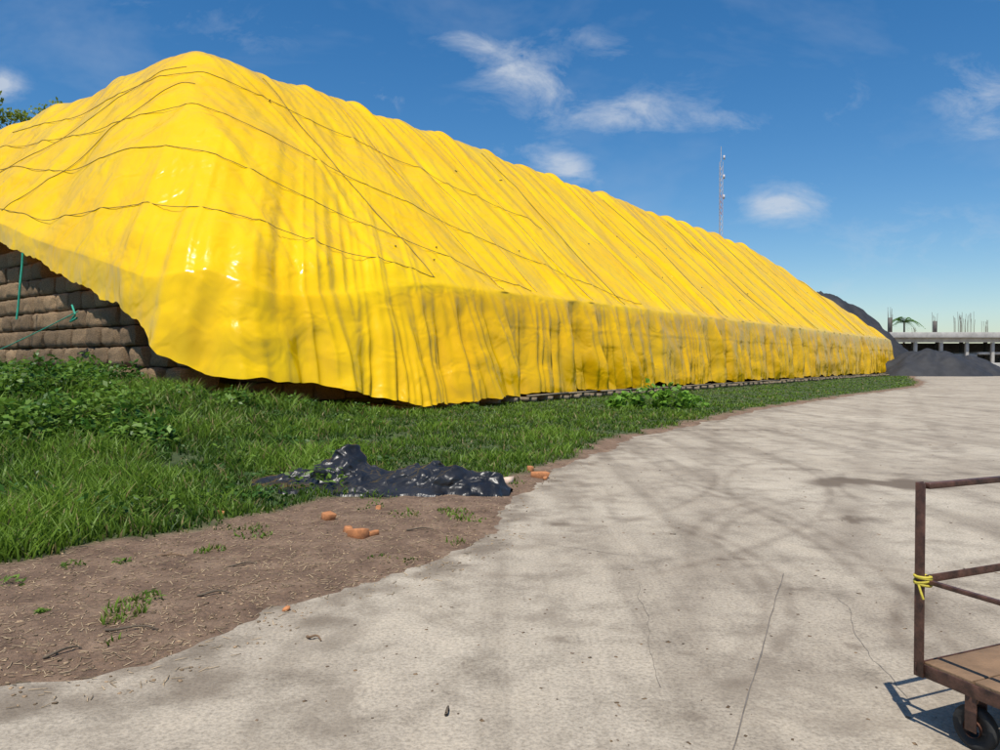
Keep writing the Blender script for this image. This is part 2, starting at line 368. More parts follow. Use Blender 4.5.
def drape(pts,r,mat,name,off=.02,n=60,sides=5):
    pts=np.array(pts,float);d=np.r_[0,np.cumsum(np.hypot(*np.diff(pts,axis=0).T))]
    tt=np.linspace(0,d[-1],n);
    s_=np.interp(tt,d,pts[:,0]);t_=np.interp(tt,d,pts[:,1])
    kk=max(3,n//10)|1;h_=kk//2
    for _ in range(2):
        k=np.ones(kk)/kk;s_[h_:-h_]=np.convolve(s_,k,'valid');t_[h_:-h_]=np.convolve(t_,k,'valid')
    P=[]
    for a_,b_ in zip(s_,t_):
        x,y=st2xy(a_,b_);h=bvh.ray_cast(Vector((x,y,40)),Vector((0,0,-1)))
        if h[0] is not None: P.append((x,y,h[0].z+off))
    P=np.array(P)
    if len(P)<8: return
    for _ in range(3):
        zz=P[:,2].copy();zz[3:-3]=np.maximum(zz[3:-3],np.convolve(zz,np.ones(7)/7,'valid'));P[:,2]=zz
    Vv,Ff=tube_arrays(P,r,sides);make_mesh(name,Vv,Ff,mat,parent=tarp,smooth=True)
drape([(.1,15),(.4,8),(1.2,2.6),(2.6,1.5),(5.5,.7),(9,.15)],.012,m_rope,"rope_a",n=90)
drape([(1.1,17),(1.7,8),(2.5,4.0),(5,3),(9,1.6),(15,.2)],.012,m_rope,"rope_b",n=110)
drape([(2.0,19),(2.6,10),(3.6,6),(7,5),(13,3),(25,.2)],.012,m_rope,"rope_c",n=140)
drape([(2.7,19),(3.7,12),(5.1,8.4),(8,8),(14,6.5),(22,4.4)],.012,m_rope,"rope_d",n=140)
drape([(.15,17),(1.5,15),(3,12.5),(5.3,9.6)],.012,m_rope,"rope_e")
drape([(.15,13),(1.6,11),(3,9.4),(4.7,8)],.012,m_rope,"rope_f")
s_=9.;k_=0
while s_<88:
    s0=s_+random.uniform(-.5,.5)
    drape([(s0-.1,9.6),(s0+random.uniform(-.3,.5),5),(s0+random.uniform(-.5,.5),.15)],.016+s_*.0002,m_strap if k_%4 else m_rope,"strap_%d"%k_,n=70,off=.015)
    s_+=random.choice((3.6,3.6,1.8,5.4));k_+=1
K=Acc()
for i in range(34):
    a_=random.uniform(6,80);b_=random.uniform(1,9);x,y=st2xy(a_,b_);h=bvh.ray_cast(Vector((x,y,40)),Vector((0,0,-1)))
    if h[0] is None: continue
    Vv,Ff=box_arrays((x,y,h[0].z+.02),(random.uniform(.08,.25),.05,.04),(random.uniform(-1,1),1,random.uniform(-.5,.5)));K.add(Vv,Ff)
K.obj("tie_knots",m_rope,parent=tarp)

# ------------------------------------------------------------------ bales
stack=empty("bale_stack")
n6=7
g=np.linspace(-.5,.5,n6);cube_v=[];cube_f=[]
for ax_ in range(3):
    for sg in(-.5,.5):
        A_,B_=np.meshgrid(g,g,indexing='ij');P=np.zeros((n6,n6,3));P[...,ax_]=sg;P[...,(ax_+1)%3]=A_;P[...,(ax_+2)%3]=B_
        Ff=grid_faces(n6,n6)+len(cube_v)*n6*n6
        if sg<0: Ff=Ff[:,::-1]
        cube_v.append(P.reshape(-1,3));cube_f.append(Ff)
cube_v=np.concatenate(cube_v);cube_f=np.concatenate(cube_f)
def bale(acc,s,t,z,ls,lt,lz,col,rot=0):
    P=cube_v.copy();q=P*2
    P=P*(1/np.maximum(1,(np.sum(np.abs(q)**7,1)**(1/7))))[:,None]
    P=P*np.array([ls,lt,lz])*1.02
    sd=rng.integers(0,99);P=P+.055*np.stack([perlin(P[:,1]*4+z*3.1+t,P[:,2]*4+t*3+P[:,0]*3,sd),perlin(P[:,0]*4+s,P[:,2]*4+t+P[:,1]*2,sd+1),.7*perlin(P[:,0]*4+t*1.7,P[:,1]*4+z+P[:,2],sd+2)],-1)
    c,si_=math.cos(rot),math.sin(rot)
    S_=s+P[:,0]*c-P[:,1]*si_;T_=t+P[:,0]*si_+P[:,1]*c;x,y=st2xy(S_,T_)
    acc.add(np.stack([x,y,z+P[:,2]],-1),cube_f,col)
B1=Acc();hz=.6
for r_ in range(12):
    z=.25+hz*(r_+.5);lw=1.0;t_=1.1+(.5 if r_%2 else 0)
    while t_<31:
        lt=lw*random.uniform(.8,1.15)
        top=3.6+.19*t_-.5*float(sm(14-t_,0,8))
        if z+hz/2<min(top,7.2):
            br=random.uniform(.7,1.2);col=np.array([.38,.255,.145])*br*(1+.3*perlin(t_*.4,z*.6,5))
            corner=.6*float(sm(4.0-t_,0,3))
            bale(B1,-.25+.15*z+random.uniform(-.06,.06)+.6+corner,t_+lt/2+.1,z,1.25,lt,hz*.97,col,random.uniform(-.05,.05))
        t_+=lt
for r_ in range(3):
    s_=1.9
    while s_<92:
        ls=random.uniform(1.0,1.25);z=.42+hz*(r_+.5)
        bale(B1,s_+ls/2,1.0+random.uniform(-.06,.06),z,ls*.98,1.0,hz*.96,np.array([.20,.135,.08])*random.uniform(.7,1.2))
        s_+=ls
B1.obj("bales",m_bale,parent=stack,smooth=True)
x,y=st2xy(L/2+1.2,W/2+.8);Vv,Ff=box_arrays((x,y,1.75),(L-4,W-4,3.5),(AX[0],AX[1],0));make_mesh("bale_core_light_block",Vv,Ff,m_bale,parent=stack,col=np.full((8,3),.1))  # plain box for the inner bales, added to block light
Dn=Acc();s_=3.5
while s_<93:
    x,y=st2xy(s_,-.1);Vv,Ff=box_arrays((x,y,.16+random.uniform(-.02,.03)),(2.2,.14,.16),(PX[0],PX[1],random.uniform(-.03,.03)));Dn.add(Vv,Ff);s_+=random.uniform(.7,1.3)
s_=9.
while s_<91:
    ln=random.uniform(2.4,4);x,y=st2xy(s_+ln/2,-.95+random.uniform(-.12,.1));Vv,Ff=box_arrays((x,y,.30+random.uniform(-.03,.04)),(ln,.12,.07),(AX[0]+random.uniform(-.03,.03),AX[1],random.uniform(-.015,.015)));Dn.add(Vv,Ff);s_+=ln+random.uniform(-.3,.5)
Dn.obj("timber_dunnage",m_timber)
gr_=empty("green_rope")
def rp(name,P,r=.022):
    P=np.array([(*st2xy(p[0],p[1]),p[2]) for p in P]);t=np.linspace(0,len(P)-1,24);i=np.arange(len(P))
    Q=np.stack([np.interp(t,i,P[:,k]) for k in range(3)],-1);Vv,Ff=tube_arrays(Q,r);make_mesh(name,Vv,Ff,m_green_rope,parent=gr_,smooth=True)
rp("strand_1",[(-.3,10.0,5.2),(-.32,10.0,4.8),(-.4,9.95,4.2),(-.45,10.0,3.4),(-.5,10.0,3.0)],.035)
rp("strand_2",[(-.4,5.8,3.1),(-.6,7.8,2.6),(-.8,10,2.1),(-.9,13,1.6)],.015)
rp("strand_3",[(-.4,6.2,3.3),(-.44,5.9,3.0),(-.42,6.3,2.8),(-.44,5.8,2.9)],.03)

# ------------------------------------------------------------------ grass
NS=330000
th=rng.uniform(math.radians(-46),math.radians(42),NS);r=np.exp(rng.uniform(math.log(4.5),math.log(95),NS))
x=r*np.sin(th);y=r*np.cos(th);g=grassy(x,y)
ds=(x-C0[0])*AX[0]+(y-C0[1])*AX[1];dt=(x-C0[0])*PX[0]+(y-C0[1])*PX[1]
clump=fbm(x*.55,y*.55,103,3);cl2=fbm(x*2.2,y*2.2,104,2)
thin=sm(clump+.6*cl2,-.9,-.35)*.75+.25
ok=(g>rng.uniform(.15,.9,NS))&(rng.uniform(0,1,NS)<thin)&~((ds>-.1)&(dt>-.6))&(terrain(x,y)>.0)&(dt<25)&(y<100)
stray=(g<.2)&(sdist(x,y,RB)>.1)&(fbm(x*1.1,y*1.1,101,2)>.62)&(rng.uniform(0,1,NS)<.5)&(terrain(x,y)>0)
bagm=((x+1.45)/1.45)**2+((y-9.4)/.6)**2<1
ok=(ok|stray)&~bagm
x=x[ok];y=y[ok];r=r[ok];g=g[ok];dt=dt[ok];ds=ds[ok];clump=clump[ok];cl2=cl2[ok];n=len(x);z=terrain(x,y)-.01
left=sm(-x,1,6)
nearpile=np.exp(-((ds-1)/3.5)**2-((dt+.9)/1.2)**2)
hgt=(.09+.06*clump+.06*cl2+.11*left*(1+.8*clump)+.10*nearpile)*rng.uniform(.5,1.4,n)*(.35+.65*g)*(1-.4*sm(y,22,32))
hgt=np.clip(hgt,.03,.6)
wd=(.0037+.0006*r)*rng.uniform(.7,1.4,n)
az=rng.uniform(0,2*np.pi,n);lean=rng.uniform(.1,1.1,n)*hgt;la=rng.uniform(0,2*np.pi,n)
bx=np.cos(az)*wd;by=np.sin(az)*wd;lx=np.cos(la)*lean;ly=np.sin(la)*lean
P=np.zeros((n,6,3))
P[:,0]=np.stack([x-bx,y-by,z],-1);P[:,1]=np.stack([x+bx,y+by,z],-1)
P[:,2]=np.stack([x-bx*.8+lx*.35,y-by*.8+ly*.35,z+hgt*.6],-1);P[:,3]=np.stack([x+bx*.8+lx*.35,y+by*.8+ly*.35,z+hgt*.6],-1)
P[:,4]=np.stack([x-bx*.08+lx,y-by*.08+ly,z+hgt],-1);P[:,5]=np.stack([x+bx*.08+lx,y+by*.08+ly,z+hgt],-1)
i=np.arange(n)[:,None]*6
F=np.concatenate([i+np.array([0,1,3,2]),i+np.array([2,3,5,4])])
v_=np.clip(.5+.75*clump+.4*cl2+rng.normal(0,.22,n),0,1)[:,None]
c=(1-v_)*np.array([.038,.085,.010])+v_*np.array([.16,.26,.025])
dry=(rng.uniform(0,1,n)<.06+.12*(g<.6)+.10*sm(-cl2,.1,.7))[:,None];c=np.where(dry,np.array([.28,.22,.09]),c)
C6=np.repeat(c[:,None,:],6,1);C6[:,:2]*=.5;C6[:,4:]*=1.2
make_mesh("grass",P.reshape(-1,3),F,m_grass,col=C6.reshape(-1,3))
# ------------------------------------------------------------------ leafy weeds
def leaves(cx,cy,cz,size,n,acc,rx,ry,rz,col,flat=.5,broad=.55):
    d=rng.normal(0,1,(n,3));d/=np.linalg.norm(d,axis=1)[:,None];d[:,2]=np.abs(d[:,2])*1.0-.1
    rad=rng.uniform(.35,1.0,n)**.5
    lump=1+.35*perlin(d[:,0]*2+cx,d[:,1]*2+d[:,2]*2+cy,int(abs(cx*7+cy*3))%90)
    P=np.stack([cx+d[:,0]*rx*rad*lump,cy+d[:,1]*ry*rad*lump,cz+d[:,2]*rz*rad*lump],-1)
    a=rng.normal(0,1,(n,3));a[:,2]*=flat;a/=np.linalg.norm(a,axis=1)[:,None]
    b=np.cross(a,rng.normal(0,1,(n,3))+np.array([0,0,1.5]));b/=np.linalg.norm(b,axis=1)[:,None]
    sz=(size*rng.uniform(.6,1.3,n))[:,None]
    Q=np.zeros((n,4,3));Q[:,0]=P-a*sz*.5;Q[:,1]=P+b*sz*broad*.5;Q[:,2]=P+a*sz*.5;Q[:,2,2]-=sz[:,0]*.12;Q[:,3]=P-b*sz*broad*.5
    F=np.arange(n*4).reshape(n,4)
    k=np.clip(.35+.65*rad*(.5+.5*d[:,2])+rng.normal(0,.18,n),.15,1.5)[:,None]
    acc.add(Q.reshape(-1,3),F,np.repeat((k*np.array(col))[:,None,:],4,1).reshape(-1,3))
Wd=Acc();cnt=0
while cnt<190:
    xx=rng.uniform(-17,-5.5);yy=rng.uniform(12,24.5)
    ds_=(xx-C0[0])*AX[0]+(yy-C0[1])*AX[1];dt_=(xx-C0[0])*PX[0]+(yy-C0[1])*PX[1]
    if ds_>-.7 and dt_>-1: continue
    if xx/yy>-.44 and rng.uniform()<.85: continue
    cnt+=1
    h=rng.uniform(.2,.6)*(1.2 if xx/yy<-.5 else .7);zz=float(terrain(np.array([xx]),np.array([yy]))[0])
    w_=rng.uniform(.35,.9);leaves(xx,yy,zz,.14,int(300*w_),Wd,w_,w_,h*1.25,(.06,.15,.018) if rng.uniform()<.6 else (.14,.25,.03))
for i in range(95):
    th_=rng.uniform(-.62,-.15);r_=rng.uniform(8,19.5);xx=r_*math.sin(th_);yy=r_*math.cos(th_)
    if grassy(np.array([xx]),np.array([yy]))[0]<.9: continue
    zz=float(terrain(np.array([xx]),np.array([yy]))[0]);w_=rng.uniform(.12,.4)
    leaves(xx,yy,zz,.08,int(200*w_),Wd,w_,w_,rng.uniform(.12,.34),(.06,.14,.02) if rng.uniform()<.6 else (.15,.25,.03))
for i in range(26):
    s0=rng.uniform(-1.5,9);t0=rng.uniform(-1.9,-1.2);xx,yy=st2xy(s0,t0);zz=float(terrain(np.array([xx]),np.array([yy]))[0]);w_=rng.uniform(.2,.5)
    leaves(xx,yy,zz,.11,int(200*w_),Wd,w_,w_,rng.uniform(.12,.42)*(1.25 if s0<4 else .6),(.07,.16,.02) if rng.uniform()<.6 else (.14,.24,.03))
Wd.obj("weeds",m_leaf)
Vp=Acc()
for(px,py,w_,h) in((628,403,.6,.55),(650,404,.9,.9),(672,404,.8,.75),(690,403,.6,.45),(615,404,.35,.4)):
    qx,qy=g2(px,py+5);leaves(qx,qy,.02,.22,170,Vp,w_,.6,h*1.2,(.17,.33,.035),flat=.4,broad=.8)
Vp.obj("vine_plant",m_leaf)
Sp=Acc()
for(px,py,s) in((150,605,1),(20,560,1),(5,590,1.2),(120,568,.7),(70,572,1),(375,510,1.2),(420,497,.9),(40,618,.4)):
    qx,qy=g2(px,py);leaves(qx,qy,float(terrain(np.array([qx]),np.array([qy]))[0]),.05,40,Sp,.10*s,.09*s,.07*s,(.14,.24,.03),broad=.3)
Sp.obj("seedlings",m_leaf)

# ------------------------------------------------------------------ black plastic sheet heap
nx,ny=420,240;gx=np.linspace(-3.15,.15,nx);gy=np.linspace(8.5,10.5,ny);GX,GY=np.meshgrid(gx,gy,indexing='ij')
H=np.full(GX.shape,-.10)
def blob(cx,cy,rx,ry,h,rot=0,pk=.42):
    global H
    a=GX-cx;b2=GY-cy;c,s=math.cos(rot),math.sin(rot);u=(a*c+b2*s)/rx;v=(-a*s+b2*c)/ry
    d=1-np.sqrt(u*u+v*v)+.22*perlin(GX*1.8,GY*1.8,201)+.08*perlin(GX*6,GY*6,202)
    H=np.maximum(H,h*np.clip(d,0,1)**pk-.08*(d<0.01))
blob(-1.5,9.35,1.6,.66,.06,-.1,.3)
blob(-2.0,9.7,.55,.42,.44,.5,1.1);blob(-2.5,9.6,.80,.34,.11,-.1,.7);blob(-1.4,9.3,1.05,.48,.22,0,.8);blob(-.75,9.25,.95,.48,.27,-.1,.8);blob(-.25,9.05,.5,.34,.16,0,.7);blob(-1.15,9.05,1.2,.34,.13,0,.6);blob(-1.0,9.55,.7,.34,.27,.2,1.)
q1=GX*.85+GY*.5;q2=-GX*.5+GY*.85;wq=.6*perlin(GX*1.1,GY*1.1,203)
rd=lambda x,y,s_,e=.0008: 1-2.2*np.sqrt(perlin(x,y,s_)**2+e)
cr=.06*rd(q1*.9+wq,q2*3.2+wq,204)+.04*rd(GX*2.2+wq*2,GY*3.4-wq,205)+.022*rd(q2*5.5+wq*3,q1*3.0,206)+.012*rd(q1*9+wq*3,q2*7,210)
m=sm(H,-.02,.14);H=H+cr*m
TZ=terrain(GX,GY);Z=np.maximum(TZ+H,TZ-.12)
V=np.stack([GX+.06*perlin(GY*4,H*7,208),GY+.06*perlin(GX*4,H*7,207),Z],-1).reshape(-1,3);F=grid_faces(nx,ny);F=F[(H.ravel()[F].max(1)>-.04)]
make_mesh("black_plastic_sheet",V,F,m_black,smooth=True)

# ------------------------------------------------------------------ debris
Db=Acc()
def rock(acc,x,y,z,s,col,fl=.6):
    P=np.array([(a,b2,c) for a in(-.5,.5) for b2 in(-.5,.5) for c in(-.5,.5)])+rng.normal(0,.13,(8,3))
    P=P*np.array([s*rng.uniform(.7,1.5),s*rng.uniform(.6,1),s*fl]);a=rng.uniform(0,6.28);c,si_=math.cos(a),math.sin(a)
    Q=np.stack([x+P[:,0]*c-P[:,1]*si_,y+P[:,0]*si_+P[:,1]*c,z+P[:,2]+s*fl*.3],-1);acc.add(Q,BOXF,col)
NC=18000
r_=np.exp(rng.uniform(math.log(3.2),math.log(12),NC));t_=rng.uniform(-.75,.2,NC);XX=r_*np.sin(t_);YY=r_*np.cos(t_)
dR=sdist(XX,YY,RB);gg=grassy(XX,YY);zz_=np.maximum(0,terrain(XX,YY));rnd=rng.uniform(0,1,NC)
sel=(dR>-.35)&(gg<.6)&((dR>0)|(rnd<.25))
for xx,yy,z_ in zip(XX[sel][:7000],YY[sel][:7000],zz_[sel][:7000]):
    k=rng.uniform()
    if k<.5: rock(Db,xx,yy,z_,rng.uniform(.004,.018),np.array([.26,.18,.11])*rng.uniform(.4,1.6),.5)
    else:
        a=rng.uniform(0,6.28);Vv,Ff=box_arrays((xx,yy,z_+.006),(rng.uniform(.015,.07),.004,.002),(math.cos(a),math.sin(a),rng.uniform(-.25,.25)));Db.add(Vv,Ff,np.array([.42,.31,.19])*rng.uniform(.4,1.4))
for i in range(520):
    r_=math.exp(rng.uniform(math.log(3.1),math.log(35)));t_=rng.uniform(-.35,.62);xx=r_*math.sin(t_);yy=r_*math.cos(t_)
    if sdist(np.array([xx]),np.array([yy]),RB)[0]>-.05: continue
    if rng.uniform()<.6: rock(Db,xx,yy,.0,rng.uniform(.003,.009)*(1+r_*.08),np.array([.15,.10,.065])*rng.uniform(.4,1.5),.4)
    else: rock(Db,xx,yy,.0,rng.uniform(.01,.018)*(1+r_*.06),np.array([.17,.11,.06])*rng.uniform(.5,1.5),.12)
Db.obj("debris",m_debris)
def tz(x,y): return float(terrain(np.array([x]),np.array([y]))[0])
for(px,py,s) in((327,524,.15),(360,542,.16),(348,537,.10),(372,540,.09),(538,478,.15),(531,473,.12),(378,512,.08),(220,520,.09),(285,612,.05),(545,480,.08)):
    qx,qy=g2(px,py);A_=Acc();rock(A_,qx,qy,max(0,tz(qx,qy)),s,(1,1,1),.6);o=A_.obj("broken_brick",m_brick);mm=o.modifiers.new("b",'BEVEL');mm.width=.008
qx,qy=g2(508,486);A_=Acc();rock(A_,qx,qy,max(0,tz(qx,qy)),.14,(1,1,1),.8);A_.obj("paper_scrap",m_paper)
for(px,py,l,a,m) in((212,601,.20,.4,m_bark),(130,638,.30,.1,m_bark),(313,641,.11,-.5,m_wood),(60,660,.2,.9,m_bark),(240,570,.25,.6,m_bark),(170,560,.3,-.2,m_wood),(420,535,.25,.1,m_bark),(447,716,.05,1.4,m_bark)):
    qx,qy=g2(px,py);zz=max(0,tz(qx,qy));t=np.linspace(-.5,.5,8)
    Pn=np.stack([qx+l*t*math.cos(a),qy+l*t*math.sin(a)+.02*np.sin(t*7),zz+.012+.01*np.cos(t*5)],-1);Vv,Ff=tube_arrays(Pn,np.linspace(.009,.004,8));make_mesh("twig",Vv,Ff,m,smooth=True)

# ------------------------------------------------------------------ cart
cart=empty("platform_cart")
e1=np.array([.92,.39,0]);e1/=np.linalg.norm(e1);e2=np.array([e1[1],-e1[0],0]);c0=np.array([1.83,3.23,0])
def cp(a,b2,z): return c0+e1*a+e2*b2+np.array([0,0,z])
LE1,LE2=.85,1.35;zd=.28
for i in range(6):
    w_=LE2/6;add_box("plank_%d"%i,cp(LE1/2,w_*(i+.5),zd+.012+random.uniform(-.002,.002)),(LE1-.01,w_-.012,.026),m_wood,e1,parent=cart)
add_box("frame_end",cp(LE1/2,-.012,zd-.01),(LE1+.05,.006,.055),m_rust,e1,parent=cart,bev=.001)
add_box("frame_end_b",cp(LE1/2,LE2+.012,zd-.01),(LE1+.05,.006,.055),m_rust,e1,parent=cart,bev=.001)
add_box("frame_side",cp(-.012,LE2/2,zd-.01),(LE2+.02,.006,.055),m_rust,e2,parent=cart,bev=.001)
add_box("frame_side_b",cp(LE1+.012,LE2/2,zd-.01),(LE2+.02,.006,.055),m_rust,e2,parent=cart,bev=.001)
for k,(a,b2) in enumerate(((0,0),(LE1,0),(0,LE2),(LE1,LE2))):
    sx=1 if a==0 else -1;sy=1 if b2==0 else -1
    add_box("post_%d_flange_a"%k,cp(a,b2-.020*sy,zd+.38),(.045,.006,.84),m_rust,e1,parent=cart,bev=.001)
    add_box("post_%d_flange_b"%k,cp(a-.020*sx,b2+.003*sy,zd+.38),(.006,.040,.84),m_rust,e1,parent=cart,bev=.001)
add_box("top_rail_end",cp(LE1/2,.004,zd+.785),(LE1-.03,.03,.026),m_rust,e1,up=(-.02,0,1),parent=cart)
add_box("mid_rail_end",cp(LE1/2,.004,.66),(LE1-.03,.006,.035),m_rust,e1,parent=cart,bev=.001)
add_box("mid_rail_side",cp(.004,LE2/2,.655),(LE2-.03,.022,.018),m_rust,e2,parent=cart,bev=.002)
for k,(a,b2) in enumerate(((.06,.20),(LE1-.06,.20),(.06,LE2-.2),(LE1-.06,LE2-.2))):
    rw=.092;prof=[(.035,-.012),(.06,-.014),(.066,-.02),(.084,-.02),(rw,-.012),(rw,.012),(.084,.02),(.066,.02),(.06,.014),(.035,.012)]
    na=36;V_=[];ce=cp(a,b2,rw)
    for q in range(na):
        an_=2*math.pi*q/na
        for(rr_,w_) in prof: V_.append(ce+e2*rr_*math.cos(an_)+np.array([0,0,1])*rr_*math.sin(an_)+e1*w_)
    i=np.arange(na);j=np.arange(len(prof));I,Jq=np.meshgrid(i,j,indexing='ij');npf=len(prof)
    Ff=np.stack([I*npf+Jq,((I+1)%na)*npf+Jq,((I+1)%na)*npf+(Jq+1)%npf,I*npf+(Jq+1)%npf],-1).reshape(-1,4)
    make_mesh("tyre_%d"%k,V_,Ff,m_rubber,parent=cart,smooth=True)
    Vv,Ff=tube_arrays([ce-e1*.03,ce-e1*.01,ce+e1*.01,ce+e1*.03],.036,14);make_mesh("hub_%d"%k,Vv,Ff,m_rust,parent=cart)
    for sg in(-1,1): add_box("fork_%d_%d"%(k,sg),ce+e1*.032*sg+np.array([0,0,.065]),(.05,.005,.15),m_rust,e2,parent=cart,bev=.001)
tw=[]
for i in range(60):
    a=i/60*2*math.pi*4;tw.append(cp(.0+.032*math.cos(a),0+.032*math.sin(a),.655+.02*math.sin(a*.37)))
Vv,Ff=tube_arrays(tw,.006);make_mesh("twine",Vv,Ff,m_twine,parent=cart,smooth=True)
Vv,Ff=tube_arrays([cp(-.03,0,.65),cp(-.04,.02,.62),cp(-.035,.03,.585)],.005);make_mesh("twine_end",Vv,Ff,m_twine,parent=cart,smooth=True)

# ------------------------------------------------------------------ far structures
def mound(name,cx,cy,rx,ry,h,mat,seed,rot=0):
    a=np.linspace(0,2*np.pi,80,endpoint=False);q=np.linspace(0,1,26)
    A_,Q=np.meshgrid(a,q,indexing='ij');u=np.cos(A_)*(1-Q);v=np.sin(A_)*(1-Q)
    k=1+.15*perlin(np.cos(A_)*2,np.sin(A_)*2,seed)
    x_=u*rx*k;y_=v*ry*k;c,s=math.cos(rot),math.sin(rot)
    X_=cx+x_*c-y_*s;Y_=cy+x_*s+y_*c
    Zz=h*(1-(1-Q)**1.7)+.12*h*perlin(u*4,v*4,seed+1)*sm(Q,0,.1)*(1.0)+.03*h*(1-2*np.abs(perlin(u*11,v*11,seed+2)))*sm(Q,0,.1)
    make_mesh(name,np.stack([X_,Y_,Zz-.05],-1).reshape(-1,3),grid_faces(80,26,True),mat,smooth=True)
mound("black_covered_mound",50.5,88,6.8,5,3.1,m_blackfar,301)
mound("black_covered_mound",55.5,89,4.4,4,2.3,m_blackfar,311)
mound("black_covered_pile",50.0,118,15.5,12,12.2,m_blackfar,321)
bld=empty("unfinished_concrete_building")
by_=128.
add_box("roof_slab",(87,by_+8,6.2),(42,18,.9),m_conc,parent=bld,bev=.02)
add_box("edge_beam",(87,by_+.3,5.35),(41.4,.5,.75),m_conc,parent=bld,bev=.02)
add_box("rear_wall",(87,by_+16,2.6),(41,.3,5.2),m_concd,parent=bld,bev=.0)
add_box("infill_wall",(74,by_+1.0,1.5),(16,.2,3.0),m_conc,parent=bld,bev=.0)
add_box("mid_slab",(92,by_+5,3.1),(20,9,.4),m_conc,parent=bld,bev=.02)
Rb=Acc();k=0
for xx in np.arange(66.6,108,4.4):
    add_box("column_%d"%k,(xx,by_+.3,2.4),(.5,.46,5.1),m_conc,parent=bld,bev=.02)
    add_box("column_b_%d"%k,(xx,by_+9,2.8),(.5,.46,5.8),m_concd,parent=bld,bev=.0);k+=1
for xx,h,n_,sp_ in((66.8,4.6,7,.3),(74.5,3.4,7,.3),(79.6,3.5,26,1.6),(83.5,2.4,8,.6),(71,.9,5,.3),(88,2.6,10,.5),(95,2.6,10,.5)):
    for q in range(n_):
        x_=xx+rng.uniform(-sp_,sp_);y_=by_+rng.uniform(.2,1.4);hh=h*rng.uniform(.55,1.05)
        Vv,Ff=tube_arrays([(x_,y_,6.6),(x_+rng.uniform(-.03,.03),y_,6.6+hh*.5),(x_+rng.uniform(-.15,.15),y_,6.6+hh)],.026,4);Rb.add(Vv,Ff)
Rb.obj("rebar",m_rebar,parent=bld)
add_box("column_stub_1",(66.8,by_+.6,7.9),(.55,.5,2.6),m_concd,parent=bld,bev=0)
add_box("column_stub_2",(74.5,by_+.6,7.6),(.5,.5,2.0),m_concd,parent=bld,bev=0)
wl=empty("boundary_wall")
for i in range(14): 
    add_box("panel_%d"%i,(68+i*3.1,104,.75),(3.0,.15,1.5),m_conc,parent=wl,bev=.01)
    add_box("pier_%d"%i,(66.5+i*3.1,104,.85),(.099,.25,1.75),m_conc,parent=wl,bev=.0)
palm=empty("palm_tree");pc=np.array([73.2,136.,8.9])
t=np.linspace(0,1,10);Vv,Ff=tube_arrays(np.stack([pc[0]+.4*np.sin(t*2)-.36,pc[1]+0*t,t*pc[2]],-1),np.linspace(.22,.14,10),8);make_mesh("trunk",Vv,Ff,m_bark,parent=palm,smooth=True)
Fr=Acc()
for i in range(26):
    a=rng.uniform(0,6.28);el=rng.uniform(.1,1.2);Lf=rng.uniform(2.6,3.6)
    t=np.linspace(0,1,14);hx=Lf*t*math.cos(el);zz=Lf*t*math.sin(el)-1.5*t**2*Lf*.5
    dx,dy=math.cos(a),math.sin(a);R_=np.stack([pc[0]+hx*dx,pc[1]+hx*dy,pc[2]+zz],-1)
    for j in range(1,14):
        for sg in(-1,1):
            p=R_[j];q=p+np.array([-dy*sg*.5+dx*.25,dx*sg*.5+dy*.25,-.28])*(1.15-t[j]*.6);w_=np.array([dx,dy,0])*.07
            Fr.add([p-w_,p+w_,q+w_*.3,q-w_*.3],[[0,1,2,3]],np.array([.07,.15,.02])*rng.uniform(.6,1.4))
Fr.obj("fronds",m_leaf,parent=palm)
mast=empty("radio_mast");Ms=Acc();Mr=Acc();mx,my,mh=44.,150.,43.5
for k in range(3):
    a=k*2.094;Vv,Ff=tube_arrays([(mx+.38*math.cos(a),my+.38*math.sin(a),z_) for z_ in np.linspace(0,mh-2,8)],.05,4);Ms.add(Vv,Ff)
zz=0;k=0
while zz<mh-3:
    for q in range(3):
        a=q*2.094;b2=(q+1)*2.094;p=(mx+.38*math.cos(a),my+.38*math.sin(a),zz);r_=(mx+.38*math.cos(b2),my+.38*math.sin(b2),zz+1.1)
        Vv,Ff=tube_arrays([p,tuple((np.array(p)+r_)/2),r_],.035,4);(Ms if (int(zz/5)%2) else Mr).add(Vv,Ff)
    zz+=1.1
Vv,Ff=tube_arrays([(mx,my,mh-2),(mx,my,mh-1),(mx,my,mh+1)],.06,4);Ms.add(Vv,Ff)
for zz in(mh-1.2,mh-5,mh-9):
    Vv,Ff=box_arrays((mx+.6,my,zz),(.3,.25,.8));Ms.add(Vv,Ff)
Ms.obj("lattice",m_mast,parent=mast);Mr.obj("lattice_red",simple("mast_red",(.4,.12,.10),.6),parent=mast)
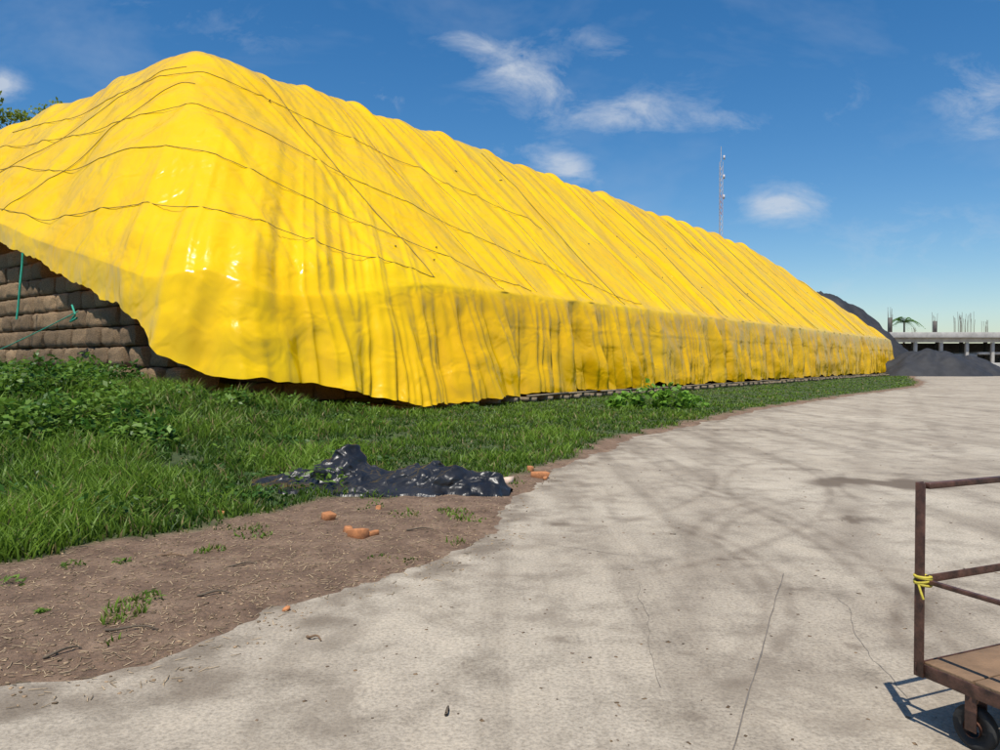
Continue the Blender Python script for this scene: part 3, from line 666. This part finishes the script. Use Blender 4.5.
def tree(name,bx,by,h,cr,nl=9000,ls=.34,col=(.065,.12,.022)):
    tr=empty(name);Tk=Acc();t=np.linspace(0,1,10)
    Vv,Ff=tube_arrays(np.stack([bx+.4*np.sin(t*2.5),by+0*t,t*h*.62],-1),np.linspace(.5,.25,10),10);Tk.add(Vv,Ff)
    tips=[]
    for i in range(20):
        a=rng.uniform(0,6.28);z0=h*rng.uniform(.38,.62);rad=cr*rng.uniform(.35,.95);z1=h*rng.uniform(.72,.93)
        p0=np.array([bx+.3,by,z0]);p1=np.array([bx+rad*math.cos(a),by+rad*math.sin(a),z1 if rad<cr*.75 else h*rng.uniform(.68,.86)])
        mid=(p0+p1)/2+np.array([0,0,-.5]);Q=np.array([(1-q)**2*p0+2*q*(1-q)*mid+q*q*p1 for q in t]);Vv,Ff=tube_arrays(Q,np.linspace(.2,.04,10),6);Tk.add(Vv,Ff);tips.append(p1)
    Tk.obj("trunk_and_limbs",m_bark,parent=tr,smooth=True)
    Lf=Acc()
    for i in range(90):
        p=tips[i%20]+rng.normal(0,cr*.18,3);p[2]=min(p[2],h*.91);w_=rng.uniform(.6,1.35)*cr/5
        leaves(p[0],p[1],p[2]-.3,ls,nl//90,Lf,w_*1.2,w_*1.2,w_,np.array(col)*rng.uniform(.65,1.5),flat=1,broad=.5)
    Lf.obj("foliage",m_leaf,parent=tr)
tree("broadleaf_tree",-34.4,55,21.0,6.3,nl=30000,ls=.30,col=(.19,.25,.035))
Tl=Acc()
for xx in np.arange(-260,420,3.2):
    yy=300+rng.uniform(-15,15);leaves(xx,yy,1,1.5,70,Tl,3.5,3,rng.uniform(3,6.5),(.05,.085,.03),flat=1,broad=.8)
Tl.obj("distant_tree_line",m_leaf)

# ------------------------------------------------------------------ world, light, camera
w=bpy.data.worlds.new("World");scene.world=w;w.use_nodes=True;nt=w.node_tree;bg=nt.nodes["Background"]
SE,SR=66.,193.
sky=nt.nodes.new("ShaderNodeTexSky");sky.sky_type='NISHITA';sky.sun_disc=False;sky.sun_elevation=math.radians(SE);sky.sun_rotation=math.radians(SR)
sky.air_density=1.0;sky.dust_density=.5;sky.ozone_density=3
tc=nt.nodes.new("ShaderNodeTexCoord");sep=nt.nodes.new("ShaderNodeSeparateXYZ");nt.links.new(tc.outputs["Generated"],sep.inputs[0])
dx,dy,dz_=sep.outputs;yc=math_(nt,'MAXIMUM',dy,.05)
u=math_(nt,'DIVIDE',dx,yc);v=math_(nt,'DIVIDE',dz_,yc)
cmb=nt.nodes.new("ShaderNodeCombineXYZ");nt.links.new(u,cmb.inputs[0]);nt.links.new(v,cmb.inputs[1])
mp=nt.nodes.new("ShaderNodeMapping");mp.inputs["Scale"].default_value=(1,1.9,1);mp.inputs["Rotation"].default_value=(0,0,.35);nt.links.new(cmb.outputs[0],mp.inputs["Vector"])
nz=noise(nt,10,6,.66,mp.outputs[0],dist=.4);nz2=noise(nt,3,5,.62,mp.outputs[0],dist=.3)
tot=None
for(px,py,rx,ry,rot,am) in((478,48,45,14,-.35,.85),(525,75,60,26,-.35,1.0),(600,48,75,14,-.3,.5),(625,115,85,20,.0,.9),(700,118,60,12,-.15,.7),(780,205,40,17,0,1.15),(562,168,34,18,-.3,1.1),(0,88,22,14,0,1.1),(990,105,46,34,-.3,.9),(930,240,90,30,0,.5),(830,105,34,16,.3,.5),(240,40,80,20,.2,.35),(160,15,60,18,0,.4),(385,100,22,11,-.4,.7),(860,290,120,30,0,.35),(520,150,34,14,0,.6)):
    a0=(px-500)/750;b0=(362-py)/750
    du_=math_(nt,'SUBTRACT',u,a0);dv=math_(nt,'SUBTRACT',v,b0);c_,s_=math.cos(rot),math.sin(rot)
    p_=math_(nt,'ADD',math_(nt,'MULTIPLY',du_,c_/(rx/750)),math_(nt,'MULTIPLY',dv,s_/(rx/750)))
    q_=math_(nt,'ADD',math_(nt,'MULTIPLY',du_,-s_/(ry/750)),math_(nt,'MULTIPLY',dv,c_/(ry/750)))
    r2=math_(nt,'ADD',math_(nt,'MULTIPLY',p_,p_),math_(nt,'MULTIPLY',q_,q_))
    ga=math_(nt,'MULTIPLY',math_(nt,'EXPONENT',math_(nt,'MULTIPLY',r2,-.6)),am)
    tot=ga if tot is None else math_(nt,'MAXIMUM',tot,ga)
nn=math_(nt,'MULTIPLY',math_(nt,'SUBTRACT',nz,.5),3.4)
cl=math_(nt,'MULTIPLY',math_(nt,'ADD',tot,math_(nt,'SUBTRACT',nn,.32)),tot,clamp=True)
wisp=math_(nt,'MULTIPLY',math_(nt,'SUBTRACT',nz2,.50),.6,clamp=True)
cl=math_(nt,'MAXIMUM',math_(nt,'MULTIPLY',cl,.72,clamp=True),wisp)
cl=math_(nt,'MULTIPLY',cl,math_(nt,'GREATER_THAN',dy,.05))
hs=nt.nodes.new("ShaderNodeHueSaturation");hs.inputs["Saturation"].default_value=1.35;hs.inputs["Value"].default_value=1.2;nt.links.new(sky.outputs[0],hs.inputs["Color"])
colr=mix(nt,cl,hs.outputs[0],(6.4,6.9,7.6))
nt.links.new(colr,bg.inputs["Color"]);bg.inputs["Strength"].default_value=.1
sd=bpy.data.lights.new("sun",'SUN');sd.energy=5.0;sd.angle=math.radians(.5);sd.color=(1,.95,.86)
so=bpy.data.objects.new("sun",sd);scene.collection.objects.link(so)
az=math.radians(SR);el=math.radians(SE);dirv=Vector((math.sin(az)*math.cos(el),math.cos(az)*math.cos(el),math.sin(el)))
so.rotation_euler=dirv.to_track_quat('Z','Y').to_euler()
cam=bpy.data.cameras.new("camera");co=bpy.data.objects.new("camera",cam);scene.collection.objects.link(co)
cam.sensor_width=36;cam.lens=27;cam.clip_end=6000;cam.clip_start=.05
co.location=(0,0,1.6);co.rotation_euler=(math.radians(90-.99),0,0);scene.camera=co
scene.view_settings.view_transform='Standard';scene.view_settings.look='None';scene.view_settings.exposure=0
